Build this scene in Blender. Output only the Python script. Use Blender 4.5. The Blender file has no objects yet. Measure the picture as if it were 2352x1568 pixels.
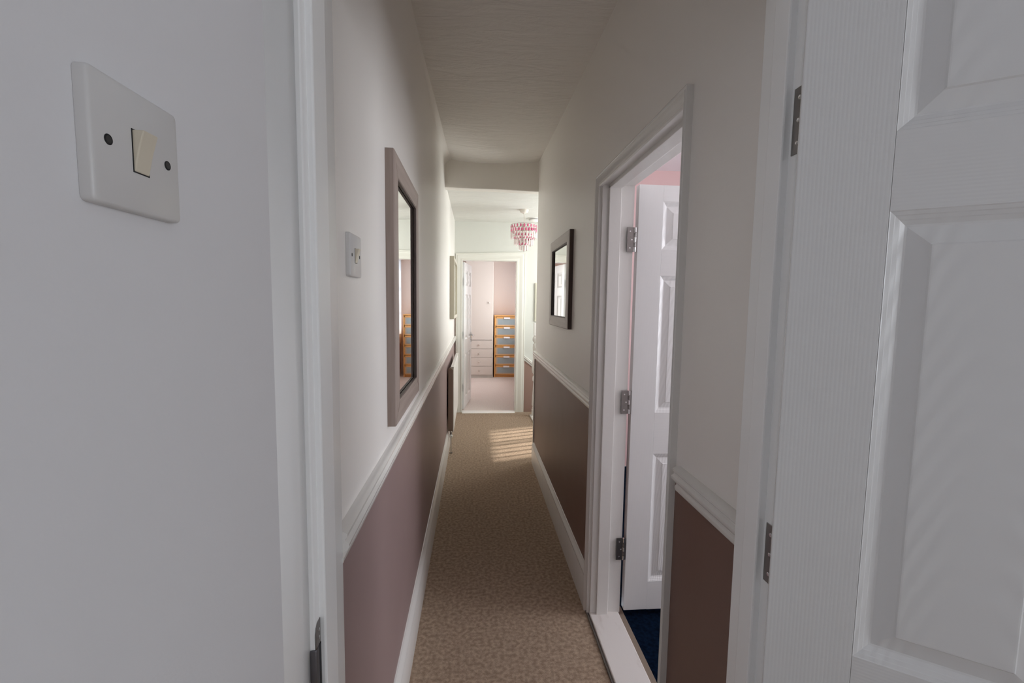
import bpy, bmesh, math, random
from mathutils import Matrix, Vector

random.seed(4)
S = bpy.context.scene
COL = S.collection
PI = math.pi

# ------------------------------------------------------------------ camera
cam = bpy.data.cameras.new('camera')
cam.sensor_width = 36.0
cam.lens = 1020.0 / 2352.0 * 36.0
cam.clip_start = 0.02
co = bpy.data.objects.new('camera', cam)
COL.objects.link(co)
R = Matrix(((0.99639415, -0.00661492, -0.08458689),
            (-0.08369985, 0.08661962, -0.99271918),
            (0.01389365, 0.99621950, 0.08575361)))
# rows above are world X, Y, Z expressed in camera axes
# -> re-orthogonalised world matrix
ax = Vector((R[0][0], R[1][0], R[2][0])).normalized()
ay = Vector((R[0][1], R[1][1], R[2][1]))
ay = (ay - ay.dot(ax) * ax).normalized()
az = ax.cross(ay)
mw = Matrix((ax, ay, az)).transposed().to_4x4()
mw.translation = (0, 0, 1.43)
co.matrix_world = mw
S.camera = co

# ------------------------------------------------------------------ world
w = bpy.data.worlds.new('sky')
S.world = w
w.use_nodes = True
bg = w.node_tree.nodes['Background']
bg.inputs[0].default_value = (0.75, 0.85, 1.0, 1)
bg.inputs[1].default_value = 2.2

S.view_settings.view_transform = 'Standard'
S.view_settings.look = 'None'
S.view_settings.exposure = 0.0
S.view_settings.gamma = 1.0
S.view_settings.use_curve_mapping = False
S.cycles.use_denoising = True
S.cycles.max_bounces = 14
S.cycles.diffuse_bounces = 8
S.cycles.glossy_bounces = 6
S.cycles.caustics_reflective = False
S.cycles.caustics_refractive = False


def daylight(name, loc, direction, sx, sy, power, color):
    """daylight entering through a window opening (an area light filling the pane area)"""
    l = bpy.data.lights.new(name, 'AREA')
    l.shape = 'RECTANGLE'
    l.size = sx
    l.size_y = sy
    l.energy = power
    l.color = color
    o = bpy.data.objects.new(name, l)
    COL.objects.link(o)
    o.location = loc
    o.rotation_euler = Vector(direction).to_track_quat('-Z', 'Y').to_euler()
    return o


# name, centre, facing, width, height, W, colour
daylight('daylight_landing', (1.69, 4.86, 1.75), (-1, -0.12, 0), 1.0, 1.1, 31, (0.97, 0.985, 0.92))
_far = daylight('daylight_far_room', (0.925, 7.60, 1.50), (-1, 0, 0), 1.1, 1.3, 19, (1.0, 0.975, 0.955))
_far.data.spread = math.radians(160)
daylight('daylight_side_room', (2.95, 1.55, 1.50), (-1, 0, 0), 1.1, 1.2, 37, (0.95, 0.955, 1.0))
daylight('daylight_near_room', (2.12, -1.15, 1.45), (-1, 0.35, 0), 0.9, 1.0, 16.0, (0.93, 0.96, 1.0))
sun = bpy.data.lights.new('hazy_sun', 'SUN')
sun.energy = 5.2
sun.angle = math.radians(3.5)
sun.color = (1.0, 0.95, 0.88)
so = bpy.data.objects.new('hazy_sun', sun)
COL.objects.link(so)
el, az_ = math.radians(53), math.radians(19)
so.rotation_euler = (-Vector((math.cos(el) * math.cos(az_), math.cos(el) * math.sin(az_), math.sin(el)))).to_track_quat('-Z', 'Y').to_euler()

# ------------------------------------------------------------------ materials


def mat(name, color, rough=0.5, metal=0.0, spec=0.5, bump=None, var=None, trans=0.0, ior=1.45, coat=0.0):
    m = bpy.data.materials.new(name)
    m.use_nodes = True
    nt = m.node_tree
    b = nt.nodes['Principled BSDF']
    b.inputs['Base Color'].default_value = (*color, 1)
    b.inputs['Roughness'].default_value = rough
    b.inputs['Metallic'].default_value = metal
    b.inputs['Specular IOR Level'].default_value = spec
    b.inputs['Transmission Weight'].default_value = trans
    b.inputs['IOR'].default_value = ior
    b.inputs['Coat Weight'].default_value = coat
    tc = nt.nodes.new('ShaderNodeTexCoord')
    if bump or var:
        def noise(scale, vec, detail=3.0, dist=0.0):
            mp = nt.nodes.new('ShaderNodeMapping')
            mp.inputs['Scale'].default_value = vec
            nt.links.new(tc.outputs['Object'], mp.inputs[0])
            n = nt.nodes.new('ShaderNodeTexNoise')
            n.inputs['Scale'].default_value = scale
            n.inputs['Detail'].default_value = detail
            n.inputs['Distortion'].default_value = dist
            nt.links.new(mp.outputs[0], n.inputs['Vector'])
            return n
    if bump:
        scale, vec, dist, strength, detail, distort = bump
        n = noise(scale, vec, detail, distort)
        bp = nt.nodes.new('ShaderNodeBump')
        bp.inputs['Strength'].default_value = strength
        bp.inputs['Distance'].default_value = dist
        nt.links.new(n.outputs['Fac'], bp.inputs['Height'])
        nt.links.new(bp.outputs[0], b.inputs['Normal'])
    if var:
        scale, vec, c2, detail, lo, hi = var
        n = noise(scale, vec, detail)
        r = nt.nodes.new('ShaderNodeValToRGB')
        r.color_ramp.elements[0].position = lo
        r.color_ramp.elements[1].position = hi
        r.color_ramp.elements[0].color = (*color, 1)
        r.color_ramp.elements[1].color = (*c2, 1)
        nt.links.new(n.outputs['Fac'], r.inputs[0])
        nt.links.new(r.outputs[0], b.inputs['Base Color'])
    return m


WALLC = (0.83, 0.80, 0.765)
MAUVE = (0.30, 0.215, 0.207)
MAUVE_SHADED = (0.185, 0.108, 0.085)  # same lower paint as the left wall, its shade put into the colour


def two_tone(name, upper, lower, z0, slope=0.0, x0=0.0, rough=0.42):
    """wall paint in two colours that meet under the dado rail"""
    m = bpy.data.materials.new(name)
    m.use_nodes = True
    nt = m.node_tree
    b = nt.nodes['Principled BSDF']
    b.inputs['Roughness'].default_value = rough
    g = nt.nodes.new('ShaderNodeNewGeometry')
    s = nt.nodes.new('ShaderNodeSeparateXYZ')
    nt.links.new(g.outputs['Position'], s.inputs[0])
    a = nt.nodes.new('ShaderNodeMath')
    a.operation = 'MULTIPLY_ADD'
    a.inputs[1].default_value = slope
    nt.links.new(s.outputs['X'], a.inputs[0])
    nt.links.new(s.outputs['Z'], a.inputs[2])
    c = nt.nodes.new('ShaderNodeMath')
    c.operation = 'GREATER_THAN'
    c.inputs[1].default_value = z0 + slope * x0
    nt.links.new(a.outputs[0], c.inputs[0])
    mx = nt.nodes.new('ShaderNodeMix')
    mx.data_type = 'RGBA'
    mx.inputs['A'].default_value = (*lower, 1)
    mx.inputs['B'].default_value = (*upper, 1)
    nt.links.new(c.outputs[0], mx.inputs['Factor'])
    nt.links.new(mx.outputs['Result'], b.inputs['Base Color'])
    # soft hand-plastered unevenness plus a fine roller texture
    n = nt.nodes.new('ShaderNodeTexNoise')
    n.inputs['Scale'].default_value = 2.2
    n.inputs['Detail'].default_value = 2
    nt.links.new(g.outputs['Position'], n.inputs['Vector'])
    n2 = nt.nodes.new('ShaderNodeTexNoise')
    n2.inputs['Scale'].default_value = 220
    nt.links.new(g.outputs['Position'], n2.inputs['Vector'])
    b1 = nt.nodes.new('ShaderNodeBump')
    b1.inputs['Distance'].default_value = 0.012
    b1.inputs['Strength'].default_value = 0.5
    nt.links.new(n.outputs['Fac'], b1.inputs['Height'])
    b2 = nt.nodes.new('ShaderNodeBump')
    b2.inputs['Distance'].default_value = 0.0003
    b2.inputs['Strength'].default_value = 0.5
    nt.links.new(n2.outputs['Fac'], b2.inputs['Height'])
    nt.links.new(b1.outputs[0], b2.inputs['Normal'])
    nt.links.new(b2.outputs[0], b.inputs['Normal'])
    return m


def artex(name, color):
    """ceiling combed in overlapping swirls"""
    m = mat(name, color, 0.6)
    nt = m.node_tree
    b = nt.nodes['Principled BSDF']
    tc = nt.nodes['Texture Coordinate']
    mp = nt.nodes.new('ShaderNodeMapping')
    mp.inputs['Scale'].default_value = (1.0, 4.6, 1)
    nt.links.new(tc.outputs['Object'], mp.inputs[0])
    n = nt.nodes.new('ShaderNodeTexNoise')
    n.inputs['Scale'].default_value = 3.2
    n.inputs['Detail'].default_value = 5
    n.inputs['Roughness'].default_value = 0.62
    n.inputs['Distortion'].default_value = 1.6
    nt.links.new(mp.outputs[0], n.inputs['Vector'])
    bp = nt.nodes.new('ShaderNodeBump')
    bp.inputs['Strength'].default_value = 0.8
    bp.inputs['Distance'].default_value = 0.016
    nt.links.new(n.outputs['Fac'], bp.inputs['Height'])
    nt.links.new(bp.outputs[0], b.inputs['Normal'])
    return m


def door_grain(name, direction, color=(0.74, 0.74, 0.735), cathedral=False):
    """white painted door skin embossed with a fine wood grain"""
    m = mat(name, color, 0.30)
    nt = m.node_tree
    b = nt.nodes['Principled BSDF']
    tc = nt.nodes['Texture Coordinate']
    mp = nt.nodes.new('ShaderNodeMapping')
    if cathedral:
        mp.inputs['Scale'].default_value = (1.0, 0.0, 0.16)
    elif direction == 'Z':
        mp.inputs['Scale'].default_value = (1.0, 0.0, 0.02)
    else:
        mp.inputs['Scale'].default_value = (0.02, 0.0, 1.0)
    nt.links.new(tc.outputs['Object'], mp.inputs[0])
    wv = nt.nodes.new('ShaderNodeTexWave')
    if cathedral:
        wv.wave_type = 'RINGS'
        wv.rings_direction = 'Y'
        mp.inputs['Location'].default_value = (-0.25, 0.0, 0.0)
        wv.inputs['Scale'].default_value = 36
        wv.inputs['Distortion'].default_value = 4.5
        wv.inputs['Detail'].default_value = 3
        wv.inputs['Detail Scale'].default_value = 0.22
    else:
        wv.bands_direction = 'X' if direction == 'Z' else 'Z'
        wv.inputs['Scale'].default_value = 62
        wv.inputs['Distortion'].default_value = 1.6
        wv.inputs['Detail'].default_value = 3
        wv.inputs['Detail Scale'].default_value = 0.6
    nt.links.new(mp.outputs[0], wv.inputs['Vector'])
    bp = nt.nodes.new('ShaderNodeBump')
    bp.inputs['Strength'].default_value = 0.9 if cathedral else 0.16
    bp.inputs['Distance'].default_value = 0.0005
    nt.links.new(wv.outputs['Fac'], bp.inputs['Height'])
    nt.links.new(bp.outputs[0], b.inputs['Normal'])
    return m


def wood(name, c1, c2, axis='Z', rough=0.5, scale=60):
    vec = {'X': (0.05, 1, 1), 'Y': (1, 0.05, 1), 'Z': (1, 1, 0.05)}[axis]
    return mat(name, c1, rough, var=(scale, vec, c2, 5.0, 0.3, 0.75), bump=(scale, vec, 0.0006, 0.4, 4.0, 0.0))


def carpet(name, c1, c2, scale=62):
    m = mat(name, c1, 0.95, spec=0.12, var=(scale, (1, 1, 1), c2, 5.0, 0.36, 0.66),
            bump=(430, (1, 1, 1), 0.006, 0.9, 3.0, 0.0))
    b = m.node_tree.nodes['Principled BSDF']
    b.inputs['Sheen Weight'].default_value = 0.25
    b.inputs['Sheen Roughness'].default_value = 0.5
    return m


M_wall = two_tone('hall paint in two tones', WALLC, MAUVE, 0.965)
M_wall_r = two_tone('right hall paint with shaded lower tone', WALLC, MAUVE_SHADED, 0.965)
M_white = two_tone('plain white wall paint', (0.73, 0.725, 0.735), (0.73, 0.725, 0.735), 0, rough=0.65)
M_white.node_tree.nodes['Principled BSDF'].inputs['Specular IOR Level'].default_value = 0.15
M_farwall = two_tone('landing paint', (0.68, 0.69, 0.65), (0.33, 0.215, 0.18), 0.70, 0.8, 0.66)
M_pink = two_tone('pink bedroom paint', (0.80, 0.68, 0.62), (0.80, 0.68, 0.62), 0, rough=0.6)
M_pink2 = two_tone('rose side room paint', (0.76, 0.545, 0.53), (0.76, 0.545, 0.53), 0, rough=0.6)
M_pink3 = two_tone('pale side room paint', (0.80, 0.75, 0.745), (0.80, 0.75, 0.745), 0, rough=0.6)
M_ceil = artex('swirled ceiling', (0.79, 0.765, 0.73))
M_ceil2 = artex('swirled landing ceiling', (0.68, 0.675, 0.64))
M_ceil3 = mat('flat white ceiling', (0.90, 0.89, 0.92), 0.8)
M_trim = mat('white gloss woodwork', (0.74, 0.725, 0.70), 0.2, spec=0.5,
             bump=(9, (1, 1, 1), 0.004, 0.35, 3.0, 0.0))
M_jamb = mat('white satin door lining', (0.90, 0.905, 0.90), 0.3,
             bump=(14, (1, 1, 0.25), 0.002, 0.4, 3.0, 0.0))
M_carpet = carpet('brown hall carpet', (0.305, 0.205, 0.132), (0.54, 0.395, 0.275))
M_carpet2 = carpet('pale rose bedroom carpet', (0.80, 0.69, 0.64), (0.88, 0.79, 0.74))
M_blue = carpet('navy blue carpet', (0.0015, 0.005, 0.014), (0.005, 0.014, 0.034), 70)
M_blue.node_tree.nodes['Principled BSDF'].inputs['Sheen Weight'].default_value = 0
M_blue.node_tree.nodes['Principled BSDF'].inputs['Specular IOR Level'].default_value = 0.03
M_stile = door_grain('door grain upright', 'Z')
M_rail = door_grain('door grain crosswise', 'X')
M_field = door_grain('door grain cathedral', 'Z', cathedral=True)
M_plate = mat('white switch plastic', (0.63, 0.62, 0.61), 0.35)
M_rocker = mat('cream switch plastic', (0.66, 0.60, 0.48), 0.35)
M_steel = mat('brushed steel', (0.27, 0.255, 0.245), 0.34, metal=1.0, bump=(200, (1, 1, 0.05), 0.0003, 0.4, 2.0, 0.0))
M_chrome = mat('polished chrome', (0.7, 0.7, 0.7), 0.12, metal=1.0)
M_dark = mat('dark recess', (0.012, 0.012, 0.014), 0.6)
M_mirror = mat('mirror silvering', (0.93, 0.94, 0.93), 0.008, metal=1.0)
M_taupe = wood('taupe ash', (0.29, 0.225, 0.195), (0.39, 0.315, 0.28), 'Z')
M_taupe_y = wood('taupe ash lengthwise', (0.31, 0.245, 0.21), (0.41, 0.34, 0.30), 'Y')
M_grey_z = wood('grey ash upright', (0.60, 0.555, 0.53), (0.70, 0.66, 0.635), 'Z')
M_grey_y = wood('grey ash lengthwise', (0.60, 0.555, 0.53), (0.70, 0.66, 0.635), 'Y')
M_darkwood = wood('dark brown frame edge', (0.045, 0.028, 0.022), (0.075, 0.05, 0.04), 'Z')
M_cream = mat('cream frame', (0.50, 0.46, 0.37), 0.4)
M_rad = mat('white radiator enamel', (0.78, 0.77, 0.74), 0.25)
M_radend = mat('shaded radiator enamel', (0.36, 0.29, 0.235), 0.45)  # white enamel coloured brown for the backlit shade on the ends
M_ivory = mat('ivory laminate', (0.70, 0.655, 0.61), 0.35)
M_birch = wood('orange birch veneer', (0.72, 0.36, 0.11), (0.82, 0.46, 0.18), 'X', 0.42, 30)
M_birch2 = mat('pale edge of frosted glass', (0.52, 0.42, 0.32), 0.35)
M_frost = mat('frosted grey glass', (0.33, 0.39, 0.41), 0.3, bump=(3, (1, 1, 1), 0.01, 0.2, 1.0, 0.0))
M_pinkacr = mat('magenta acrylic', (0.72, 0.16, 0.29), 0.15, spec=0.7)
M_paleacr = mat('pale rose acrylic', (0.93, 0.82, 0.80), 0.15, trans=0.15, ior=1.45)
M_glass = bpy.data.materials.new('thin window glass')
M_glass.use_nodes = True
_nt = M_glass.node_tree
_nt.nodes.remove(_nt.nodes['Principled BSDF'])
_tr = _nt.nodes.new('ShaderNodeBsdfTransparent')
_gl = _nt.nodes.new('ShaderNodeBsdfGlossy')
_gl.inputs['Roughness'].default_value = 0.02
_mx = _nt.nodes.new('ShaderNodeMixShader')
_mx.inputs[0].default_value = 0.07
_nt.links.new(_tr.outputs[0], _mx.inputs[1])
_nt.links.new(_gl.outputs[0], _mx.inputs[2])
_nt.links.new(_mx.outputs[0], _nt.nodes['Material Output'].inputs[0])
M_alu = mat('threshold strip', (0.90, 0.89, 0.87), 0.3, metal=0.35)
M_plastic = mat('white plastic', (0.78, 0.77, 0.74), 0.4)

# ------------------------------------------------------------------ mesh helpers


class MB:
    def __init__(self):
        self.v, self.f = [], []

    def box(self, x0, x1, y0, y1, z0, z1):
        n = len(self.v)
        self.v += [(x, y, z) for z in (z0, z1) for y in (y0, y1) for x in (x0, x1)]
        self.f += [[n + i for i in q] for q in ((0, 2, 3, 1), (4, 5, 7, 6), (0, 1, 5, 4), (2, 6, 7, 3), (0, 4, 6, 2), (1, 3, 7, 5))]
        return self

    def prism(self, poly, axis, a, b):
        """extrude a polygon of 2-D points along an axis: 'X' -> pts (y,z), 'Y' -> (x,z), 'Z' -> (x,y)"""
        n = len(self.v)
        k = len(poly)
        for t in (a, b):
            for p, q in poly:
                self.v.append({'X': (t, p, q), 'Y': (p, t, q), 'Z': (p, q, t)}[axis])
        self.f += [[n + i, n + (i + 1) % k, n + k + (i + 1) % k, n + k + i] for i in range(k)]
        self.f += [[n + i for i in range(k)][::-1], [n + k + i for i in range(k)]]
        return self

    def strip(self, rows, closed=False, cap=False):
        """rows of points joined by quads"""
        n = len(self.v)
        k = len(rows[0])
        for r in rows:
            self.v += [tuple(p) for p in r]
        for i in range(len(rows) - 1):
            for j in range(k if closed else k - 1):
                a, b = n + i * k + j, n + i * k + (j + 1) % k
                self.f.append([a, b, b + k, a + k])
        if cap:
            self.f.append([n + j for j in range(k)][::-1])
            self.f.append([n + (len(rows) - 1) * k + j for j in range(k)])
        return self

    def lathe(self, prof, c=(0, 0, 0), seg=20, axis='Z'):
        """prof: (radius, height) pairs"""
        rows = []
        for r, h in prof:
            row = []
            for s in range(seg):
                a = 2 * PI * s / seg
                p, q = r * math.cos(a), r * math.sin(a)
                d = {'Z': (p, q, h), 'X': (h, p, q), 'Y': (q, h, p)}[axis]
                row.append((c[0] + d[0], c[1] + d[1], c[2] + d[2]))
            rows.append(row)
        return self.strip(rows, True, True)

    def tube(self, pts, r, seg=10):
        rows = []
        P = [Vector(p) for p in pts]
        for i, p in enumerate(P):
            d = (P[min(i + 1, len(P) - 1)] - P[max(i - 1, 0)]).normalized()
            u = d.cross(Vector((0, 0, 1)))
            if u.length < 0.05:
                u = d.cross(Vector((0, 1, 0)))
            u.normalize()
            t = d.cross(u)
            rows.append([p + r * (math.cos(2 * PI * s / seg) * u + math.sin(2 * PI * s / seg) * t) for s in range(seg)])
        return self.strip(rows, True, True)

    def build(self, name, material, parent=None, bevel=0.0, smooth=False, seg=2):
        me = bpy.data.meshes.new(name)
        me.from_pydata(self.v, [], self.f)
        bm = bmesh.new()
        bm.from_mesh(me)
        bmesh.ops.recalc_face_normals(bm, faces=bm.faces[:])
        bm.to_mesh(me)
        bm.free()
        me.materials.append(material)
        o = bpy.data.objects.new(name, me)
        COL.objects.link(o)
        if parent:
            o.parent = parent
        if bevel:
            md = o.modifiers.new('bevel', 'BEVEL')
            md.width = bevel
            md.segments = seg
            md.limit_method = 'ANGLE'
            md.angle_limit = 0.6
            md.harden_normals = False
        if smooth:
            me.shade_smooth()
            if smooth != 'all':
                me.set_sharp_from_angle(angle=math.radians(35))
        return o


def tag(o, label=None, cat=None, group=None, kind=None):
    if label:
        o['label'] = label
    if cat:
        o['category'] = cat
    if group:
        o['group'] = group
    if kind:
        o['kind'] = kind
    return o


def thing(name, label, cat, loc=(0, 0, 0), rz=0.0, group=None, kind=None):
    o = bpy.data.objects.new(name, None)
    o.empty_display_size = 0.1
    COL.objects.link(o)
    o.location = loc
    o.rotation_euler = (0, 0, rz)
    return tag(o, label, cat, group, kind)


def struct(o, label, cat):
    return tag(o, label, cat, None, 'structure')


# ------------------------------------------------------------------ measurements (metres)
XL, XR = -0.255, 0.54          # hall wall planes
Y1 = 3.87                      # end of the narrow hall
Y2 = 5.75                      # wall with the bedroom door
YB = 8.95                      # far bedroom wall
ZC = 2.60

# ------------------------------------------------------------------ floors
struct(MB().prism([(-0.40, 0.60), (0.60, 0.60), (0.60, 3.86), (0.84, 3.86), (0.84, 5.76), (-0.40, 5.76)], 'Z', -0.12, 0.0).build('floor', M_carpet),
       'brown flecked carpet running down the narrow hall', 'floor')
struct(MB().box(-0.40, 2.2, -1.9, 0.60, -0.12, -0.002).build('floor', M_carpet),
       'carpet of the near room behind the first doorway', 'floor')
struct(MB().box(0.70, 3.1, 0.83, 3.75, -0.12, -0.004).build('floor', M_blue),
       'navy blue carpet seen through the right doorway', 'floor')
struct(MB().box(-2.6, 1.1, 5.76, 9.1, -0.12, 0.0).build('floor', M_carpet2),
       'pale rose carpet of the far bedroom', 'floor')

# ------------------------------------------------------------------ walls
w1 = MB().box(-0.42, XL, -1.9, 0.671, 0, ZC)
struct(w1.build('wall_near_left', M_white, smooth=True), 'plain white wall on the left that carries the large light switch', 'wall')

wl = MB().box(-0.42, XL, 0.80, 9.1 - 3.23, 0, 2.75)
fil = [(XL - 0.01, 2.75)] + [(XL + 0.036 * (1 - math.sin(a)) if False else XL + 0.05 * (1 - math.cos(a)), 2.56 + 0.06 * math.sin(a)) for a in [i * PI / 16 for i in range(9)]] + [(XL + 0.05, 2.75)]
wl.prism(fil, 'Y', 0.80, Y1)
struct(wl.build('wall_left', M_wall, smooth=True), 'long left hall wall, white above and mauve brown below the dado rail', 'wall')

# right wall: opening of the side-room doorway between YA and YBk
YA, YK = 1.135, 1.905
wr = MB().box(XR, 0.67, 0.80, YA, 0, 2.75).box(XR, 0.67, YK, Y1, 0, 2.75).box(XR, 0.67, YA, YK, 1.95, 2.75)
struct(wr.build('wall_right', M_wall_r), 'right hall wall, white above and mauve brown with painted-in shade below the dado rail', 'wall')

wn = MB().box(0.54, 2.2, 0.72, 0.80, 0, ZC).box(-0.26, 0.54, 0.66, 0.80, 2.0, 2.75)
struct(wn.build('wall_near_front', M_white), 'white wall around the nearest doorway, behind the open door', 'wall')
wb = MB().box(-0.42, 2.2, -1.95, -1.85, 0, ZC)
struct(wb.build('wall_near_back', M_white), 'back wall of the near room', 'wall')
struct(MB().box(2.2, 2.3, -1.95, -1.65, 0, ZC).box(2.2, 2.3, -0.65, 0.80, 0, ZC).box(2.2, 2.3, -1.65, -0.65, 0, 0.9).box(2.2, 2.3, -1.65, -0.65, 2.0, ZC).build('wall_near_right', M_white), 'right wall of the near room with its window', 'wall')

# far wall with the bedroom doorway
DX0, DX1, DZ = -0.155, 0.535, 1.965
wf = MB().box(-0.255, DX0 - 0.02, Y2, 5.87, 0, 2.75).box(DX1 + 0.02, 1.80, Y2, 5.87, -1.4, 2.75).box(DX0 - 0.02, DX1 + 0.02, Y2, 5.87, DZ + 0.02, 2.75)
struct(wf.build('wall_far', M_farwall), 'end wall of the landing around the bedroom doorway', 'wall')

# stairwell outer wall with window, and the wall closing the stairwell toward the side room
ws = MB().box(1.75, 1.85, Y1 - 0.1, 4.38, -1.4, 2.75).box(1.75, 1.85, 5.45, 5.87, -1.4, 2.75).box(1.75, 1.85, 4.38, 5.45, -1.4, 1.15).box(1.75, 1.85, 4.38, 5.45, 2.35, 2.75)
struct(ws.build('wall_stair', M_white), 'outer wall of the stairwell with the landing window', 'wall')
struct(MB().box(0.67, 1.80, 3.80, 3.87, -1.4, 2.75).build('wall_stair_side', M_white), 'wall between stairwell and side room', 'wall')

# side room
struct(MB().box(0.67, 3.1, 3.75, 3.80, 0, 2.6).build('wall_side_room_back', M_pink2), 'rose pink wall seen over the open side-room door', 'wall')
wq = MB().box(3.0, 3.1, 0.80, 0.95, 0, 2.6).box(3.0, 3.1, 2.15, 3.80, 0, 2.6).box(3.0, 3.1, 0.95, 2.15, 0, 0.85).box(3.0, 3.1, 0.95, 2.15, 2.15, 2.6)
struct(wq.build('wall_side_room_right', M_pink3), 'rose pink window wall of the side room', 'wall')
struct(MB().box(0.67, 3.1, 0.80, 0.84, 0, 2.6).build('wall_side_room_front', M_pink3), 'rose pink near wall of the side room', 'wall')

# far bedroom
struct(MB().box(-2.6, 1.1, YB, YB + 0.1, 0, 2.5).build('wall_bedroom_back', M_pink), 'pale pink back wall of the far bedroom above the chest', 'wall')
wz = MB().box(0.97, 1.07, 5.87, 7.00, 0, 2.5).box(0.97, 1.07, 8.90, YB, 0, 2.5).box(0.97, 1.07, 7.00, 8.90, 0, 0.85).box(0.97, 1.07, 7.00, 8.90, 2.25, 2.5)
struct(wz.build('wall_bedroom_right', M_pink), 'pink window wall of the far bedroom', 'wall')
struct(MB().box(-2.7, -2.6, 5.76, YB + 0.1, 0, 2.5).build('wall_bedroom_left', M_pink), 'pink left wall of the far bedroom', 'wall')
struct(MB().box(-2.6, -0.42, 5.76, 5.87, 0, 2.5).build('wall_bedroom_front', M_pink), 'pink near wall of the far bedroom', 'wall')

# ------------------------------------------------------------------ ceilings
NX, NY = 16, 40
rows = []
for j in range(NY + 1):
    y = 0.62 + (Y1 + 0.04 - 0.62) * j / NY
    t = max(0.0, (y - 0.8) / (Y1 - 0.8))
    row = []
    for i in range(NX + 1):
        u = i / NX * 2 - 1
        x = -0.30 + 0.90 * i / NX
        z = 2.572 + 0.030 * t + 0.042 * t * t * (abs(u) ** 2.2) + 0.004 * math.sin(y * 3.1 + x * 4)
        row.append((x, y, z))
    rows.append(row)
top = [[(p[0], p[1], 2.8) for p in r] for r in rows]
mc = MB().strip(rows)
mc.strip(top)
struct(mc.build('ceiling', M_ceil, smooth='all'), 'low textured ceiling over the narrow hall, sagging slightly', 'ceiling')
struct(MB().box(-0.42, 2.3, -1.95, 0.66, ZC, ZC + 0.1).box(0.54, 3.1, 0.66, 0.86, ZC + 0.001, ZC + 0.15).build('ceiling', M_white), 'ceiling of the near room', 'ceiling')
struct(MB().box(-0.42, 1.85, Y1 + 0.02, 5.87, 2.452, 2.56).build('ceiling', M_ceil2), 'bright combed ceiling over the landing', 'ceiling')
struct(MB().box(0.67, 3.1, 0.80, 3.80, 2.565, 2.66).build('ceiling', M_ceil3), 'white ceiling of the side room', 'ceiling')
struct(MB().box(-2.7, 1.1, 5.87, YB + 0.1, 2.42, 2.5).build('ceiling', M_ceil3), 'ceiling of the far bedroom', 'ceiling')
# bulkhead across the hall, lower edge slightly out of level
bh = MB().prism([(XL - 0.02, 2.396), (-0.05, 2.391), (0.2, 2.392), (XR + 0.13, 2.381), (XR + 0.13, 2.78), (XL - 0.02, 2.78)], 'Y', Y1, Y1 + 0.10)
struct(bh.build('trim_1', mat('bulkhead paint', (0.83, 0.80, 0.75), 0.5), bevel=0.006), 'plastered bulkhead crossing the hall above the landing', 'bulkhead')

# ------------------------------------------------------------------ dado rails and skirtings
DADO = [(0, 0.0), (0.010, 0.001), (0.013, 0.006), (0.013, 0.013), (0.009, 0.017), (0.009, 0.021), (0.020, 0.030),
        (0.024, 0.037), (0.024, 0.042), (0.017, 0.047), (0.017, 0.051), (0.021, 0.055), (0.021, 0.061), (0.012, 0.066), (0, 0.067)]
SKIRT = [(0, 0), (0.019, 0), (0.019, 0.145), (0.016, 0.150), (0.016, 0.155), (0.018, 0.163), (0.013, 0.175), (0.006, 0.182), (0.004, 0.190), (0, 0.191)]


def run_y(prof, xw, s, y0, y1, z0):
    """profile along Y on the wall plane x=xw, standing out in direction s"""
    rows = []
    n = max(2, int(abs(y1 - y0) / 0.25) + 1)
    for i in range(n + 1):
        y = y0 + (y1 - y0) * i / n
        rows.append([(xw + s * d, y, z0 + h) for d, h in prof])
    return MB().strip(rows, True, True)


struct(run_y(DADO, XL, 1, 0.819, Y2 - 0.005, 0.935).build('trim_2', M_trim, smooth=True), 'white moulded dado rail along the left hall wall', 'dado rail')
struct(run_y(DADO, XR, -1, 0.795, 1.090, 0.945).build('trim_3', M_trim, smooth=True), 'short white dado rail between the two right doorways', 'dado rail')
struct(run_y(DADO, XR, -1, 1.945, Y1 + 0.01, 0.948).build('trim_4', M_trim, smooth=True), 'white dado rail on the right wall beyond the side doorway', 'dado rail')
# sloping rail on the end wall, following the stairs down to the right
sl = math.atan(0.80)
rows = []
for t in (0.0, 0.6, 1.25):
    x = 0.650 + t * math.cos(sl)
    z = 0.688 - t * math.sin(sl)
    rows.append([(x + h * math.sin(sl) * 0.0, Y2 - d, z + h * 1.05) for d, h in DADO])
struct(MB().strip(rows, True, True).build('trim_5', M_trim, smooth=True), 'white dado rail sloping down beside the stairs', 'dado rail')
struct(run_y(SKIRT, XL, 1, 0.819, 4.16, 0).build('baseboard_left', M_trim, smooth=True), 'white skirting board along the left hall wall', 'baseboard')
struct(run_y(SKIRT, XL, 1, 4.16, Y2, 0).build('baseboard_landing', M_trim, smooth=True), 'white skirting board behind the radiator', 'baseboard')
struct(run_y(SKIRT, XR, -1, 0.80, 1.09, 0).build('baseboard_right_near', M_trim, smooth=True), 'white skirting board between the two right doorways', 'baseboard')
struct(run_y(SKIRT, XR, -1, 1.945, Y1 + 0.005, 0).build('baseboard_right', M_trim, smooth=True), 'white skirting board beyond the side doorway', 'baseboard')
struct(MB().box(0.530, 0.56, Y1 + 0.001, Y1 + 0.03, 0, 0.945).build('trim_6', M_trim, bevel=0.003), 'white corner strip closing the end of the right wall', 'trim')

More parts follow.
